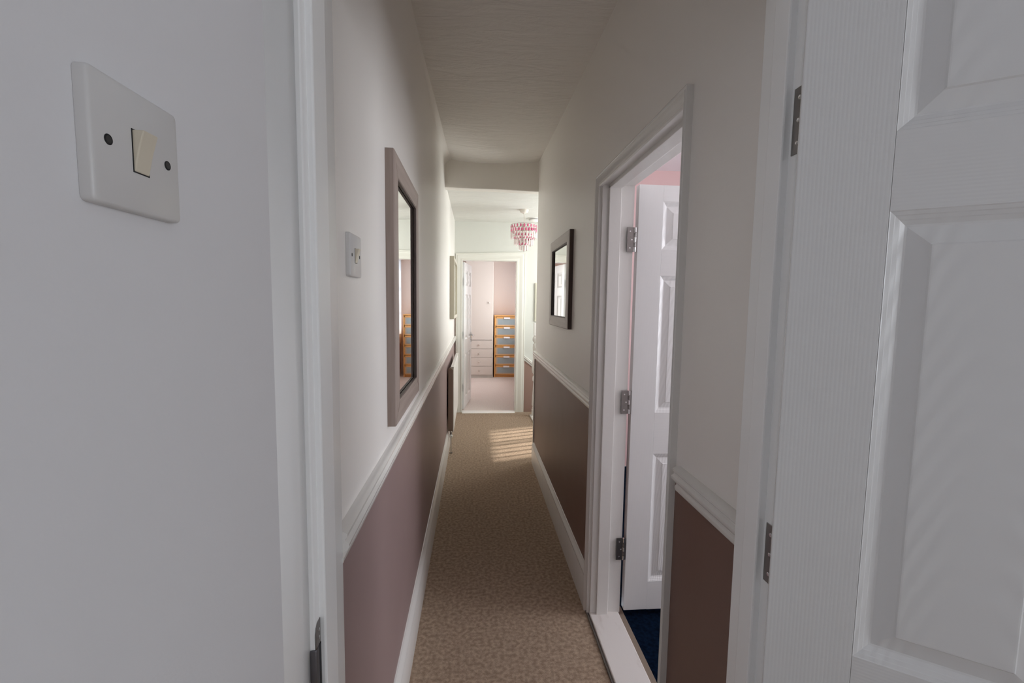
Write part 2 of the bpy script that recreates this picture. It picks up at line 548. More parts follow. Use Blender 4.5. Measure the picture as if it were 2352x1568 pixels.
# ------------------------------------------------------------------ nearest doorway: linings with stops
lj = thing('trim_7', 'white left door jamb with strike plate, beside the large switch', 'door jamb', (0, 0, 0), kind='structure')
MB().prism([(-0.42, 0.672), (-0.2455, 0.672), (-0.2440, 0.6735), (-0.2435, 0.676), (-0.2435, 0.82), (-0.246, 0.824), (-0.42, 0.824)], 'Z', 0, 2.0).build('lining', M_jamb, lj, smooth=True)
MB().prism([(-0.258, 0.570), (XL + 0.0002, 0.588), (-0.2540, 0.600), (-0.2522, 0.612), (-0.2508, 0.630), (-0.2514, 0.645), (-0.2512, 0.6715), (-0.258, 0.6715)], 'Z', 0, 2.05).build('edge_board', M_jamb, lj, smooth='all')
MB().box(-0.26, -0.2340, 0.6925, 0.752, 0, 1.99).build('stop', M_jamb, lj, bevel=0.003)
sp = MB().prism([(0.672, 0.79), (0.6922, 0.79), (0.6922, 0.9265), (0.679, 0.9265), (0.674, 0.921), (0.672, 0.912)], 'X', -0.2438, -0.2424).build('strike_plate', M_steel, lj, bevel=0.0004)
tag(sp, 'steel strike plate let into the jamb')
# lip curving round the arris of the lining
rows = []
for z in (0.800, 0.8840, 0.8865):
    e = 0.0 if z < 0.886 else 0.0012
    rows.append([(-0.2422, 0.686, z), (-0.2416, 0.676, z), (-0.2418, 0.6705 + e, z), (-0.2445, 0.6690 + e, z), (-0.2495, 0.6693 + e, z),
                 (-0.2532, 0.6685 + e, z), (-0.2536, 0.6710, z), (-0.2440, 0.6725, z), (-0.2430, 0.686, z)])
MB().strip(rows, True, True).build('lip', mat('dull steel', (0.16, 0.155, 0.165), 0.45, metal=1.0), sp, smooth=True)
MB().box(-0.2424, -0.2417, 0.6840, 0.6915, 0.80, 0.8860).build('latch_slot', M_dark, sp)
for z in (0.912, 0.899):
    MB().lathe([(0.0028, 0), (0.0028, 0.0008), (0.0015, 0.0011)], (-0.2424, 0.684, z), 12, 'X').build('screw', M_chrome, sp)

rj = thing('trim_8', 'white right door jamb carrying the hinges of the big open door', 'door jamb', (0, 0, 0), kind='structure')
MB().box(0.510, 0.56, 0.690, 0.795, 0, 2.0).build('lining', M_jamb, rj, bevel=0.003)
MB().box(0.4965, 0.53, 0.709, 0.748, 0, 1.99).build('stop', M_jamb, rj, bevel=0.003)
hd = thing('trim_9', 'white head lining of the nearest doorway', 'door head', kind='structure')
MB().box(-0.255, 0.54, 0.66, 0.80, 1.985, 2.02).build('lining', M_jamb, hd, bevel=0.002)

# ------------------------------------------------------------------ moulded architraves
ARCH = [(0.0, 0.0), (0.0, 0.010), (0.004, 0.014), (0.010, 0.014), (0.013, 0.011), (0.020, 0.012), (0.032, 0.020), (0.037, 0.021),
        (0.040, 0.017), (0.043, 0.017), (0.046, 0.020), (0.050, 0.018), (0.050, 0.0)]


def architrave(a0, a1, H, fn, scale=1.0, scale_far=None, top=None):
    """mitred casing: fn(a, h, z) maps opening coordinate, stand-out and height to the world"""
    sf = scale_far or scale
    m = MB()
    rows = []
    for a, sgn, zz, s in ((a0, -1, 0, scale), (a0, -1, H, scale), (a1, 1, H, sf), (a1, 1, 0, sf)):
        rows.append([fn(a + sgn * d * s, h, (zz + d * (top or s)) if zz else 0) for d, h in ARCH])
    return m.strip(rows, True, True)


ar = architrave(YA + 0.004, YK + 0.0, 1.931, lambda a, h, z: (XR - h, a, z), 0.52, 0.86, 0.96)
struct(ar.build('trim_10', M_trim, smooth=True), 'white moulded architrave around the side-room doorway on the right', 'architrave')
ls = thing('trim_11', 'white lining of the side-room doorway', 'door lining', kind='structure')
MB().box(XR - 0.002, 0.678, YK - 0.014, YK + 0.005, 0.012, 1.95).build('lining', M_trim, ls, bevel=0.002)
MB().box(0.565, 0.617, YK - 0.028, YK - 0.010, 0.012, 1.93).build('stop', M_trim, ls, bevel=0.002)
MB().box(XR - 0.002, 0.678, YA - 0.005, YA + 0.014, 0.012, 1.95).build('lining', M_trim, ls, bevel=0.002)
MB().box(0.565, 0.617, YA + 0.010, YA + 0.028, 0.012, 1.93).build('stop', M_trim, ls, bevel=0.002)
MB().box(XR - 0.002, 0.678, YA, YK, 1.935, 1.955).build('head_lining', M_trim, ls, bevel=0.002)
MB().box(0.565, 0.617, YA, YK, 1.920, 1.937).build('head_stop', M_trim, ls, bevel=0.002)
struct(MB().box(XR - 0.004, 0.672, YA - 0.01, YK + 0.01, -0.02, 0.016).build('trim_12', mat('worn white sill paint', (0.72, 0.68, 0.65), 0.4, var=(30, (1, 0.3, 1), (0.60, 0.55, 0.51), 6.0, 0.55, 0.75)), bevel=0.004),
       'white painted threshold board of the side-room doorway', 'threshold')
struct(MB().box(XR - 0.014, XR - 0.004, YA - 0.06, YK + 0.03, -0.01, 0.007).build('trim_13', mat('dark carpet grip', (0.20, 0.18, 0.165), 0.5, metal=0.5), bevel=0.002),
       'thin dark metal edging between carpet and white threshold', 'threshold')
struct(MB().box(0.672, 0.700, YA - 0.01, YK + 0.04, -0.01, 0.004).build('trim_14', mat('bare wood edge', (0.22, 0.17, 0.13), 0.6), bevel=0.002),
       'bare wood edge between white threshold and blue carpet', 'threshold')

af = architrave(DX0, DX1, DZ, lambda a, h, z: (a, Y2 - h, z), 1.70, 2.35)
struct(af.build('trim_15', mat('soft white woodwork', (0.76, 0.755, 0.70), 0.35), smooth=True), 'wide white architrave around the bedroom doorway', 'architrave')
lf = thing('trim_16', 'white lining of the bedroom doorway', 'door lining', kind='structure')
for a, b in ((DX0 - 0.02, DX0), (DX1, DX1 + 0.02)):
    MB().box(a, b, Y2 - 0.001, 5.875, 0, DZ + 0.02).build('lining', M_trim, lf, bevel=0.002)
MB().box(DX0, DX1, Y2 - 0.001, 5.875, DZ, DZ + 0.02).build('head_lining', M_trim, lf, bevel=0.002)
struct(MB().prism([(5.685, 0), (5.69, 0.006), (5.72, 0.011), (5.79, 0.011), (5.82, 0.006), (5.825, 0)], 'X', DX0, DX1).build('trim_17', M_alu, smooth=True),
       'bright metal threshold strip under the bedroom doorway', 'threshold')

# ------------------------------------------------------------------ six-panel doors
PROF = [(0.000, 0.0), (0.0015, -0.0012), (0.006, -0.0030), (0.0072, -0.0043), (0.0120, -0.0065), (0.0132, -0.0078),
        (0.019, -0.0112), (0.022, -0.0118), (0.046, -0.0050), (0.048, -0.0030), (0.050, -0.0028)]


def hinge(parent, x, z, side, leafmat=None, gap=0.0, l1=0.026, l2=0.010):
    """butt hinge: two leaves and five knuckles. local x across, y depth"""
    h = MB().box(x - l1, x - 0.003, -0.0015, 0.0005, z - 0.052, z + 0.052).build('hinge', M_steel, parent, bevel=0.0005)
    MB().box(x + 0.003, x + l2, -0.0015, 0.0005, z - 0.052, z + 0.052).build('hinge_leaf', M_steel, h, bevel=0.0005)
    for k in range(5):
        a = z - 0.052 + k * 0.0208
        MB().lathe([(0.002, a + 0.0006), (0.0052, a + 0.001), (0.0052, a + 0.0198), (0.002, a + 0.0202)], (x, -0.002, 0), 12).build('knuckle', M_steel if k % 2 else M_chrome, h, smooth=True)
    for k in (-0.035, 0.0, 0.035):
        MB().lathe([(0.0036, -0.0016), (0.0032, -0.0022), (0.001, -0.0018)], (x - 0.5 * l1 - (0.004 if k else -0.004), 0, z + k), 10, 'Y').build('screw', M_chrome, h)
    return h


def six_panel(root, W, H, T, zs, stile, mull, hinge_dir=1):
    """leaf in local coordinates: x 0..W from the hinge, front face at y=0, back at y=T, z 0..H.
    zs = [(z0,z1) of the three panel rows]"""
    pw = (W - 2 * stile - mull) / 2
    xs = [(stile, stile + pw), (stile + pw + mull, W - stile)]
    MB().box(0, stile, 0, T, 0, H).build('stile', M_stile, root, bevel=0.0015)
    MB().box(W - stile, W, 0, T, 0, H).build('stile', M_stile, root, bevel=0.0015)
    zcuts = [0] + [z for p in zs for z in p] + [H]
    for i in range(0, len(zcuts), 2):
        MB().box(stile, W - stile, 0, T, zcuts[i], zcuts[i + 1]).build('rail', M_rail, root)
    for z0, z1 in zs:
        MB().box(xs[0][1], xs[1][0], 0, T, z0, z1).build('mullion', M_stile, root)
    for z0, z1 in zs:
        for x0, x1 in xs:
            m = MB()
            for face in (0, 1):
                rws = []
                for off, dep in PROF:
                    y = -dep if face == 0 else T + dep
                    rws.append([(x0 + off, y, z0 + off), (x1 - off, y, z0 + off), (x1 - off, y, z1 - off), (x0 + off, y, z1 - off)])
                n = len(m.v)
                m.strip(rws, True)
                k = len(m.v)
                m.f.append([k - 4, k - 3, k - 2, k - 1])
            # tie the two skins together along the rim
            q = len(PROF) * 4
            for j in range(4):
                m.f.append([j, (j + 1) % 4, q + (j + 1) % 4, q + j])
            m.build('panel', M_field, root)


def lever(parent, x, y, z, s, face):
    """lever handle on a back plate; s = direction of the lever along x, face = -1 front / +1 back"""
    p = MB().box(x - 0.021, x + 0.021, y, y + face * 0.006, z - 0.085, z + 0.065).build('handle', M_chrome, parent, bevel=0.003)
    MB().lathe([(0.010, 0), (0.010, face * 0.03), (0.009, face * 0.045)], (x, y, z + 0.02), 14, 'Y').build('spindle', M_chrome, p, smooth=True)
    MB().tube([(x, y + face * 0.045, z + 0.02), (x + s * 0.03, y + face * 0.05, z + 0.02), (x + s * 0.07, y + face * 0.048, z + 0.022), (x + s * 0.115, y + face * 0.045, z + 0.018)], 0.008).build('lever', M_chrome, p, smooth=True)
    return p


ROWS = [(0.135, 0.738), (0.925, 1.530), (1.640, 1.845)]
# nearest door, swung well past ninety degrees into the near room
ua = math.atan2(-0.58, 0.81)
d1 = thing('door_1', 'large white six-panel door standing open close on the right', 'door', (0.482, 0.651, 0.02), ua, kind='structure')
# six_panel front face is y=0 looking along -y; the leaf body lies toward +y
six_panel(d1, 0.762, 1.955, 0.035, [(0.10, 0.700), (0.884, 1.545), (1.652, 1.862)], 0.114, 0.10)
lever(d1, 0.70, 0.0, 0.97, -1, -1)
lever(d1, 0.70, 0.035, 0.97, -1, 1)
for zc in (1.725, 1.005, 0.31):
    h = MB().box(0.5085, 0.5105, 0.664, 0.703, zc - 0.052, zc + 0.052).build('hinge', M_steel, rj, bevel=0.0008)
    for k in range(5):
        a = zc - 0.052 + k * 0.0208
        MB().lathe([(0.002, a + 0.0006), (0.0052, a + 0.001), (0.0052, a + 0.0198), (0.002, a + 0.0202)], (0.5075, 0.664, 0), 12).build('knuckle', M_steel, h, smooth=True)
    for k in (-0.035, 0.0, 0.035):
        MB().lathe([(0.0036, 0.0), (0.0032, -0.0006), (0.001, -0.0003)], (0.5084, 0.690, zc + k), 10, 'X').build('screw', M_chrome, h)

# side-room door on the right, square to the hall
d2 = thing('door_2', 'white six-panel door open into the side room on the right', 'door', (0.694, 1.882, 0.028), 0.0, kind='structure')
six_panel(d2, 0.75, 1.912, 0.035, ROWS, 0.108, 0.10)
lever(d2, 0.69, 0.0, 0.97, -1, -1)
lever(d2, 0.69, 0.035, 0.97, -1, 1)
for zc in (1.712 - 0.028 - 0.004, 1.008 - 0.028 - 0.006, 0.325 - 0.028):
    hinge(d2, -0.012, zc, 1, l1=0.034, l2=0.011)

# bedroom door at the far end
d3 = thing('door_3', 'white six-panel door open into the far bedroom', 'door', (-0.134, 5.868, 0.012), math.radians(82.5), kind='structure')
six_panel(d3, 0.685, 1.945, 0.035, [(0.135, 0.738), (0.925, 1.530), (1.640, 1.845)], 0.10, 0.09)
lever(d3, 0.635, 0.0, 0.93, -1, -1)
lever(d3, 0.635, 0.035, 0.93, -1, 1)
MB().box(0.6848, 0.6862, 0.006, 0.029, 0.80, 1.00).build('latch_plate', M_steel, d3)
for zc in (1.70, 1.0, 0.30):
    MB().box(-0.158 - 0.0, -0.1535, 5.845, 5.874, zc - 0.05, zc + 0.05).build('hinge', M_steel, lf, bevel=0.0008)

# ------------------------------------------------------------------ light switches


def light_switch(name, label, loc, tilt):
    """85 mm plate on the left wall; local x = out of the wall, y along the hall"""
    t = thing(name, label, 'light switch', loc)
    W = 0.0435
    rows = []
    for x, k in ((0.0, 1.0), (0.0066, 1.0), (0.0080, 0.985), (0.0088, 0.955)):
        c = W * k
        r = 0.004 * k
        pts = []
        for cx_, cy_, a0 in ((c - r, c - r, 0), (-c + r, c - r, PI / 2), (-c + r, -c + r, PI), (c - r, -c + r, 3 * PI / 2)):
            for s in range(4):
                a = a0 + s * PI / 6
                pts.append((x, cx_ + r * math.cos(a), cy_ + r * math.sin(a)))
        rows.append(pts)
    MB().strip(rows, True, True).build('plate', M_plate, t, bevel=0.0004, smooth=True)
    MB().box(0.0075, 0.0092, -0.0080, 0.0080, -0.0153, 0.0153).build('rocker_recess', M_dark, t)
    # rocker: wedge, lower half proud
    b0, b1 = (0.0172, 0.0096) if tilt > 0 else (0.0096, 0.0172)
    r = MB()
    y0, y1 = -0.0073, 0.0073
    pro = [(0.006, -0.0146), (b1, -0.0146), (0.0128, 0.0), (b0, 0.0146), (0.006, 0.0146)]
    rws = [[(x, y, z) for x, z in pro] for y in (y0, y1)]
    r.strip(rws, True, True).build('rocker', M_rocker, t, bevel=0.0008)
    for s in (-1, 1):
        h = MB().lathe([(0.0036, 0.0088), (0.0036, 0.00905)], (0, s * 0.0290, 0), 20, 'X').build('screw_hole', M_dark, t)
        MB().lathe([(0.0026, 0.0089), (0.0024, 0.0093)], (0, s * 0.0290, 0), 16, 'X').build('screw', mat('black screw', (0.03, 0.03, 0.03), 0.4), h)
    return t


light_switch('light_switch', 'large white light switch with cream rocker on the near left wall', (XL, 0.3600, 1.536), 1)
light_switch('light_switch', 'white light switch further along the left hall wall, just past the door jamb', (XL, 0.9585, 1.523), 1)

# ------------------------------------------------------------------ mirrors


def framed_mirror(name, label, side, xw, y0, y1, z0, z1, fw, th, mz, my, edge_mat, inner_mat):
    """side=+1: on the left wall looking toward +x"""
    t = thing(name, label, 'mirror', (xw, (y0 + y1) / 2, z0))
    hw = (y1 - y0) / 2
    H = z1 - z0
    s = side

    def bar(pts, material, nm='frame_bar'):
        """pts: four (y,z) corners outer0, outer1, inner1, inner0"""
        (a, b, c, d) = pts
        rows = [[(0.0, *a), (0.0, *b), (0.0, *c), (0.0, *d)],
                [(s * (th - 0.003), *a), (s * (th - 0.003), *b), (s * (th - 0.003), *c), (s * (th - 0.003), *d)]]
        e = 0.003
        cy, cz = sum(p[0] for p in pts) / 4, sum(p[1] for p in pts) / 4

        def shr(p):
            return (p[0] + (e if p[0] < cy else -e) * 0.8, p[1] + (e if p[1] < cz else -e) * 0.8)
        rows.append([(s * th, *shr(p)) for p in (a, b, c, d)])
        return MB().strip(rows, True, True).build(nm, material, t)
    bar([(-hw, 0), (-hw, H), (-hw + fw, H - fw), (-hw + fw, fw)], mz)
    bar([(hw, H), (hw, 0), (hw - fw, fw), (hw - fw, H - fw)], mz)
    bar([(-hw, H), (hw, H), (hw - fw, H - fw), (-hw + fw, H - fw)], my)
    bar([(hw, 0), (-hw, 0), (-hw + fw, fw), (hw - fw, fw)], my)
    # outer edge cladding, a hair outside the bars
    if edge_mat:
        e = 0.0015
        ed = MB()
        X0, X1 = sorted((0.0, s * (th - 0.004)))
        ed.box(X0, X1, -hw - e, -hw, -e, H + e).box(X0, X1, hw, hw + e, -e, H + e).box(X0, X1, -hw, hw, -e, 0).box(X0, X1, -hw, hw, H, H + e)
        ed.build('frame_edge', edge_mat, t)
    X0, X1 = sorted((s * (th - 0.010), s * (th - 0.0015)))
    sl_ = MB()
    g = 0.004
    yi, zi0, zi1 = hw - fw, fw, H - fw
    sl_.box(X0, X1, -yi - 0.001, -yi + g, zi0, zi1).box(X0, X1, yi - g, yi + 0.001, zi0, zi1).box(X0, X1, -yi, yi, zi0 - 0.001, zi0 + g).box(X0, X1, -yi, yi, zi1 - g, zi1 + 0.001)
    sl_.build('inner_slip', inner_mat, t)
    X0, X1 = sorted((s * 0.004, s * (th - 0.012)))
    gl = MB().box(X0, X1, -yi - 0.004, yi + 0.004, zi0 - 0.004, zi1 + 0.004).build('mirror_glass', M_mirror, t)
    return t


framed_mirror('wall_mirror', 'tall mirror in a taupe wood frame on the left wall', 1, XL, 1.318, 1.865, 1.060, 1.862, 0.066, 0.026,
              M_taupe, M_taupe_y, None, wood('slip dark', (0.12, 0.09, 0.08), (0.17, 0.13, 0.115), 'Z'))
framed_mirror('wall_mirror', 'smaller mirror in a grey frame with dark edges on the right wall', -1, XR, 2.440, 3.040, 1.290, 1.838, 0.060, 0.026,
              M_grey_z, M_grey_y, M_darkwood, wood('slip grey', (0.12, 0.10, 0.095), (0.17, 0.145, 0.14), 'Z'))

# ------------------------------------------------------------------ picture frames on the landing
pf = thing('picture_frame', 'deep cream picture frame on the left landing wall above the radiator', 'picture', (XL, 5.05, 1.258))
MB().box(0, 0.045, -0.42, -0.385, 0, 0.645).box(0, 0.045, 0.385, 0.42, 0, 0.645).box(0, 0.045, -0.385, 0.385, 0.61, 0.645).box(0, 0.045, -0.385, 0.385, 0, 0.035).build('frame', M_cream, pf, bevel=0.003)
MB().box(0.004, 0.026, -0.386, 0.386, 0.034, 0.611).build('picture', mat('pale print under glass', (0.62, 0.60, 0.54), 0.08, var=(4, (1, 1, 1), (0.72, 0.71, 0.66), 3.0, 0.4, 0.6)), pf)
pf2 = thing('picture_frame', 'pale cream picture frame on the end wall, mostly behind the right wall', 'picture', (0.93, Y2, 1.198))
MB().box(-0.15, -0.115, -0.022, 0, 0, 0.495).box(0.115, 0.15, -0.022, 0, 0, 0.495).box(-0.115, 0.115, -0.022, 0, 0.46, 0.495).box(-0.115, 0.115, -0.022, 0, 0, 0.035).build('frame', mat('pale cream frame', (0.60, 0.58, 0.48), 0.4), pf2, bevel=0.002)
MB().box(-0.116, 0.116, -0.012, -0.002, 0.034, 0.461).build('picture', mat('soft pale print', (0.66, 0.66, 0.60), 0.3), pf2)

# ------------------------------------------------------------------ radiator
ra = thing('radiator', 'white panel radiator low on the left landing wall', 'radiator', (XL, 4.18, 0))
RY0, RY1, RZ0, RZ1 = 0.0, 1.17, 0.195, 0.815
rows = []
n = 39
m = MB()
for side_x, sgn in ((0.062, 1), (0.042, -1)):
    rws = []
    for zz in (RZ0, RZ0 + 0.03, RZ1 - 0.03, RZ1):
        edge = zz in (RZ0, RZ1)
        rws.append([(side_x + (0 if edge else (sgn * 0.004 if k % 3 == 1 else 0)), RY0 + 0.012 + (RY1 - 0.024) * k / n, zz) for k in range(n + 1)])
    m.strip(rws)
m.box(0.043, 0.061, RY0 + 0.012, RY1 - 0.012, RZ0 + 0.002, RZ1 - 0.002)
m.build('front_panel', M_rad, ra)
MB().box(0.012, 0.058, RY0, RY0 + 0.012, RZ0 + 0.01, RZ1 - 0.012).build('end_cover', M_radend, ra, bevel=0.003)
MB().box(0.030, 0.058, RY1 - 0.012, RY1, RZ0 + 0.01, RZ1 - 0.012).build('end_cover', M_radend, ra, bevel=0.003)
MB().box(0.034, 0.066, RY0, RY1, RZ1, RZ1 + 0.010).build('top_edge', M_rad, ra, bevel=0.003)
MB().lathe([(0.006, -0.004), (0.016, -0.002), (0.017, 0.010), (0.012, 0.020)], (0.034, RY0 - 0.016, RZ1 - 0.012), 14, 'Y').build('end_plug', M_radend, ra, smooth=True)
v = MB().lathe([(0.010, 0.150), (0.014, 0.155), (0.014, 0.180), (0.010, 0.186), (0.010, 0.21), (0.006, 0.214)], (0.040, -0.022, 0), 14).build('valve', mat('worn chrome valve', (0.35, 0.31, 0.28), 0.3, metal=1.0), ra, smooth=True)
MB().lathe([(0.013, 0.0), (0.016, 0.006), (0.016, 0.026), (0.012, 0.03)], (0.040, -0.05, 0.168), 14, 'Y').build('valve_cap', M_plastic, v, smooth=True)
MB().tube([(0.040, -0.022, 0.158), (0.040, -0.022, 0.0)], 0.0055).build('pipe', mat('painted pipe', (0.50, 0.44, 0.38), 0.4), ra, smooth=True)
MB().lathe([(0.006, 0.0), (0.016, 0.0), (0.015, 0.004), (0.006, 0.006)], (0.040, -0.022, 0), 14).build('pipe_collar', mat('brown collar', (0.10, 0.07, 0.05), 0.6), ra, smooth=True)
for yy in (0.18, 0.98):
    MB().box(0.001, 0.044, yy, yy + 0.03, 0.30, 0.34).box(0.001, 0.006, yy, yy + 0.03, 0.30, 0.70).build('bracket', M_radend, ra)
# second valve and its head at the far end
MB().lathe([(0.008, 0), (0.016, 0.004), (0.016, 0.045), (0.012, 0.05)], (0.040, RY1 + 0.02, 0.18), 14).build('valve', M_plastic, ra, smooth=True)

# ------------------------------------------------------------------ chandelier
ch = thing('chandelier', 'three-tier pink and clear acrylic chandelier hanging over the landing', 'chandelier', (0.535, 4.95, 2.452))
MB().lathe([(0.050, 0.0), (0.050, -0.008), (0.040, -0.030), (0.012, -0.038), (0.008, -0.042)], seg=24).build('canopy', mat('white ceiling cup', (0.72, 0.68, 0.62), 0.4), ch, smooth=True)
MB().tube([(0, 0, -0.035), (0.003, 0.0, -0.10), (0, 0, -0.165)], 0.004).build('cord', mat('clear flex', (0.70, 0.66, 0.60), 0.4), ch, smooth=True)
MB().lathe([(0.006, -0.150), (0.016, -0.156), (0.018, -0.19), (0.022, -0.20), (0.020, -0.235), (0.006, -0.24)], seg=16).build('lamp_holder', mat('cream holder', (0.68, 0.63, 0.55), 0.4), ch, smooth=True)
bl = MB().lathe([(0.012, -0.235), (0.016, -0.250), (0.028, -0.275), (0.030, -0.295), (0.022, -0.315), (0.006, -0.324)], seg=18).build('bulb', mat('opal bulb', (0.85, 0.84, 0.80), 0.2), ch, smooth=True)


def ring(r, z, rr=0.0022, seg=40):
    m_ = MB()
    rows_ = []
    for i in range(seg):
        a = 2 * PI * i / seg
        rows_.append([((r + rr * math.cos(b)) * math.cos(a), (r + rr * math.cos(b)) * math.sin(a), z + rr * math.sin(b)) for b in [k * PI / 3 for k in range(6)]])
    rows_.append(rows_[0])
    return m_.strip(rows_, True)


def drops(r, z_top, length, count, w_, kind):
    """faceted acrylic pendants hung round a ring"""
    m_ = MB()
    for i in range(count):
        a = 2 * PI * (i + 0.5 * (kind % 2)) / count
        c_, s_ = math.cos(a), math.sin(a)
        zt = z_top - 0.002
        L = length * (1 + 0.04 * ((i * 7) % 5 - 2))
        if kind < 2:      # flat bevelled tag / petal
            prof_ = [(0.0, 0.15), (0.25, 1.0), (0.75, 1.0), (1.0, 0.2)]
        else:             # long prism
            prof_ = [(0.0, 0.4), (0.08, 1.0), (0.85, 1.0), (1.0, 0.25)]
        rws = []
        for t_, k_ in prof_:
            hw_ = w_ * 0.5 * k_
            th_ = 0.0035 * k_
            zz = zt - L * t_
            rws.append([(r * c_ - s_ * hw_, r * s_ + c_ * hw_, zz), ((r + th_) * c_, (r + th_) * s_, zz),
                        (r * c_ + s_ * hw_, r * s_ - c_ * hw_, zz), ((r - th_) * c_, (r - th_) * s_, zz)])
        m_.strip(rws, True, True)
    return m_


M_wire = mat('pewter wire', (0.42, 0.38, 0.34), 0.35, metal=0.8)
tiers = [(0.143, -0.165, -0.245), (0.104, -0.262, -0.318), (0.050, -0.335, -0.385)]
for i, (r, za, zb) in enumerate(tiers):
    fr = MB()
    for zz in (za, (za + zb) / 2 + 0.004, zb):
        q = ring(r, zz)
        n0 = len(fr.v)
        fr.v += q.v
        fr.f += [[x + n0 for x in f] for f in q.f]
    for k in range(6):
        a = 2 * PI * k / 6 + 0.3
        fr.tube([(r * math.cos(a), r * math.sin(a), za), (r * math.cos(a), r * math.sin(a), zb)], 0.0018, 6)
    rin = 0.008 if i == 0 else tiers[i][0]
    for k in range(4):
        a = 2 * PI * k / 4 + 0.5
        if i == 0:
            fr.tube([(0.015 * math.cos(a), 0.015 * math.sin(a), -0.160), (r * math.cos(a), r * math.sin(a), za)], 0.0018, 6)
        else:
            rp = tiers[i - 1][0]
            fr.tube([(rp * math.cos(a), rp * math.sin(a), tiers[i - 1][2]), (r * math.cos(a), r * math.sin(a), za)], 0.0016, 6)
    t_ = tag(fr.build('tier_frame', M_wire, ch), None, None)
    n_ = max(8, int(2 * PI * r / 0.038))
    tag(drops(r, za, (za - zb) * 0.48, n_, 0.021, 0).build('pink_beads', M_pinkacr, t_), 'magenta acrylic beads', kind='stuff')
    tag(drops(r, (za + zb) / 2, (za - zb) * 0.48, n_, 0.021, 1).build('pink_beads', M_pinkacr, t_), 'magenta acrylic beads', kind='stuff')
    tag(drops(r, zb, 0.066 if i < 2 else 0.055, int(n_ * 1.15), 0.018, 2).build('clear_drops', M_paleacr, t_), 'pale rose hanging prisms', kind='stuff')

# smoke alarm on the landing ceiling, right of the chandelier
sa = thing('smoke_alarm', 'round white smoke alarm on the landing ceiling behind the chandelier', 'smoke alarm', (0.712, 5.42, 2.452))
MB().lathe([(0.074, 0.0), (0.074, -0.010), (0.070, -0.012)], seg=32).build('base', M_plastic, sa, smooth=True)
MB().lathe([(0.060, -0.011), (0.060, -0.019)], seg=32).build('vent_ring', mat('grey vents', (0.14, 0.14, 0.16), 0.5), sa, smooth=True)
MB().lathe([(0.068, -0.019), (0.068, -0.026), (0.052, -0.038), (0.012, -0.041)], seg=32).build('cover', M_plastic, sa, smooth=True)

# ------------------------------------------------------------------ stair balustrade
bn = thing('banister', 'white turned newel post and balusters guarding the stairwell', 'banister', (0.772, 5.48, 0))
NEWEL = [(0.046, 0.0), (0.046, 0.10), (0.036, 0.105), (0.040, 0.118), (0.036, 0.13), (0.047, 0.16), (0.040, 0.26), (0.031, 0.43), (0.029, 0.45), (0.042, 0.465),
         (0.044, 0.49), (0.040, 0.515), (0.028, 0.53), (0.028, 0.545), (0.046, 0.565), (0.052, 0.60), (0.052, 0.66), (0.044, 0.70),
         (0.040, 0.72), (0.041, 0.80), (0.045, 0.88), (0.043, 0.93)]
MB().lathe([(0.062 if False else r * 1.0, z) for r, z in NEWEL], seg=24).build('newel_post', M_trim, bn, smooth=True)
MB().lathe([(0.028, 0.93), (0.030, 0.945), (0.046, 0.965), (0.050, 0.99), (0.045, 1.015), (0.030, 1.03)], seg=20).build('newel_ball', M_trim, bn, smooth=True)
MB().box(-0.036, 0.036, -0.036, 0.036, 1.03, 1.19).build('newel_cap', M_trim, bn, bevel=0.006)
MB().prism([(-0.026, 0.86), (0.026, 0.86), (0.030, 0.885), (0.020, 0.905), (0.0, 0.912), (-0.020, 0.905), (-0.030, 0.885)], 'Y', -1.60, -0.03).build('handrail', M_trim, bn, smooth=True)
BAL = [(0.016, 0.02), (0.016, 0.12), (0.010, 0.13), (0.017, 0.16), (0.012, 0.40), (0.010, 0.47), (0.018, 0.49), (0.010, 0.51), (0.019, 0.56), (0.019, 0.63), (0.012, 0.70), (0.016, 0.74), (0.016, 0.865)]
b0 = None
for k in range(13):
    yy = -0.135 - k * 0.115
    if b0 is None:
        b0 = MB().lathe(BAL, seg=12).build('baluster', M_trim, bn, smooth=True)
        b0.location = (0, yy, 0)
    else:
        c = b0.copy()
        COL.objects.link(c)
        c.location = (0, yy, 0)
MB().box(-0.062, 0.062, -1.60, 0.05, 0.0, 0.022).build('base_rail', M_trim, bn, bevel=0.004)

# staircase going down to the right along the end wall
st = thing('staircase', 'carpeted stairs going down beside the sloping dado rail', 'staircase', (0.84, 4.9, 0))
for k in range(3):
    MB().box(k * 0.23, 0.24 + k * 0.23, 0.0, 0.84, -0.19 * (k + 1) - 0.2, -0.19 * (k + 1)).build('step', M_carpet, st, bevel=0.01)
struct(MB().box(0.70, 1.80, 3.85, 5.87, -1.45, -1.35).build('floor', M_carpet), 'lower flight floor at the bottom of the stairwell', 'floor')

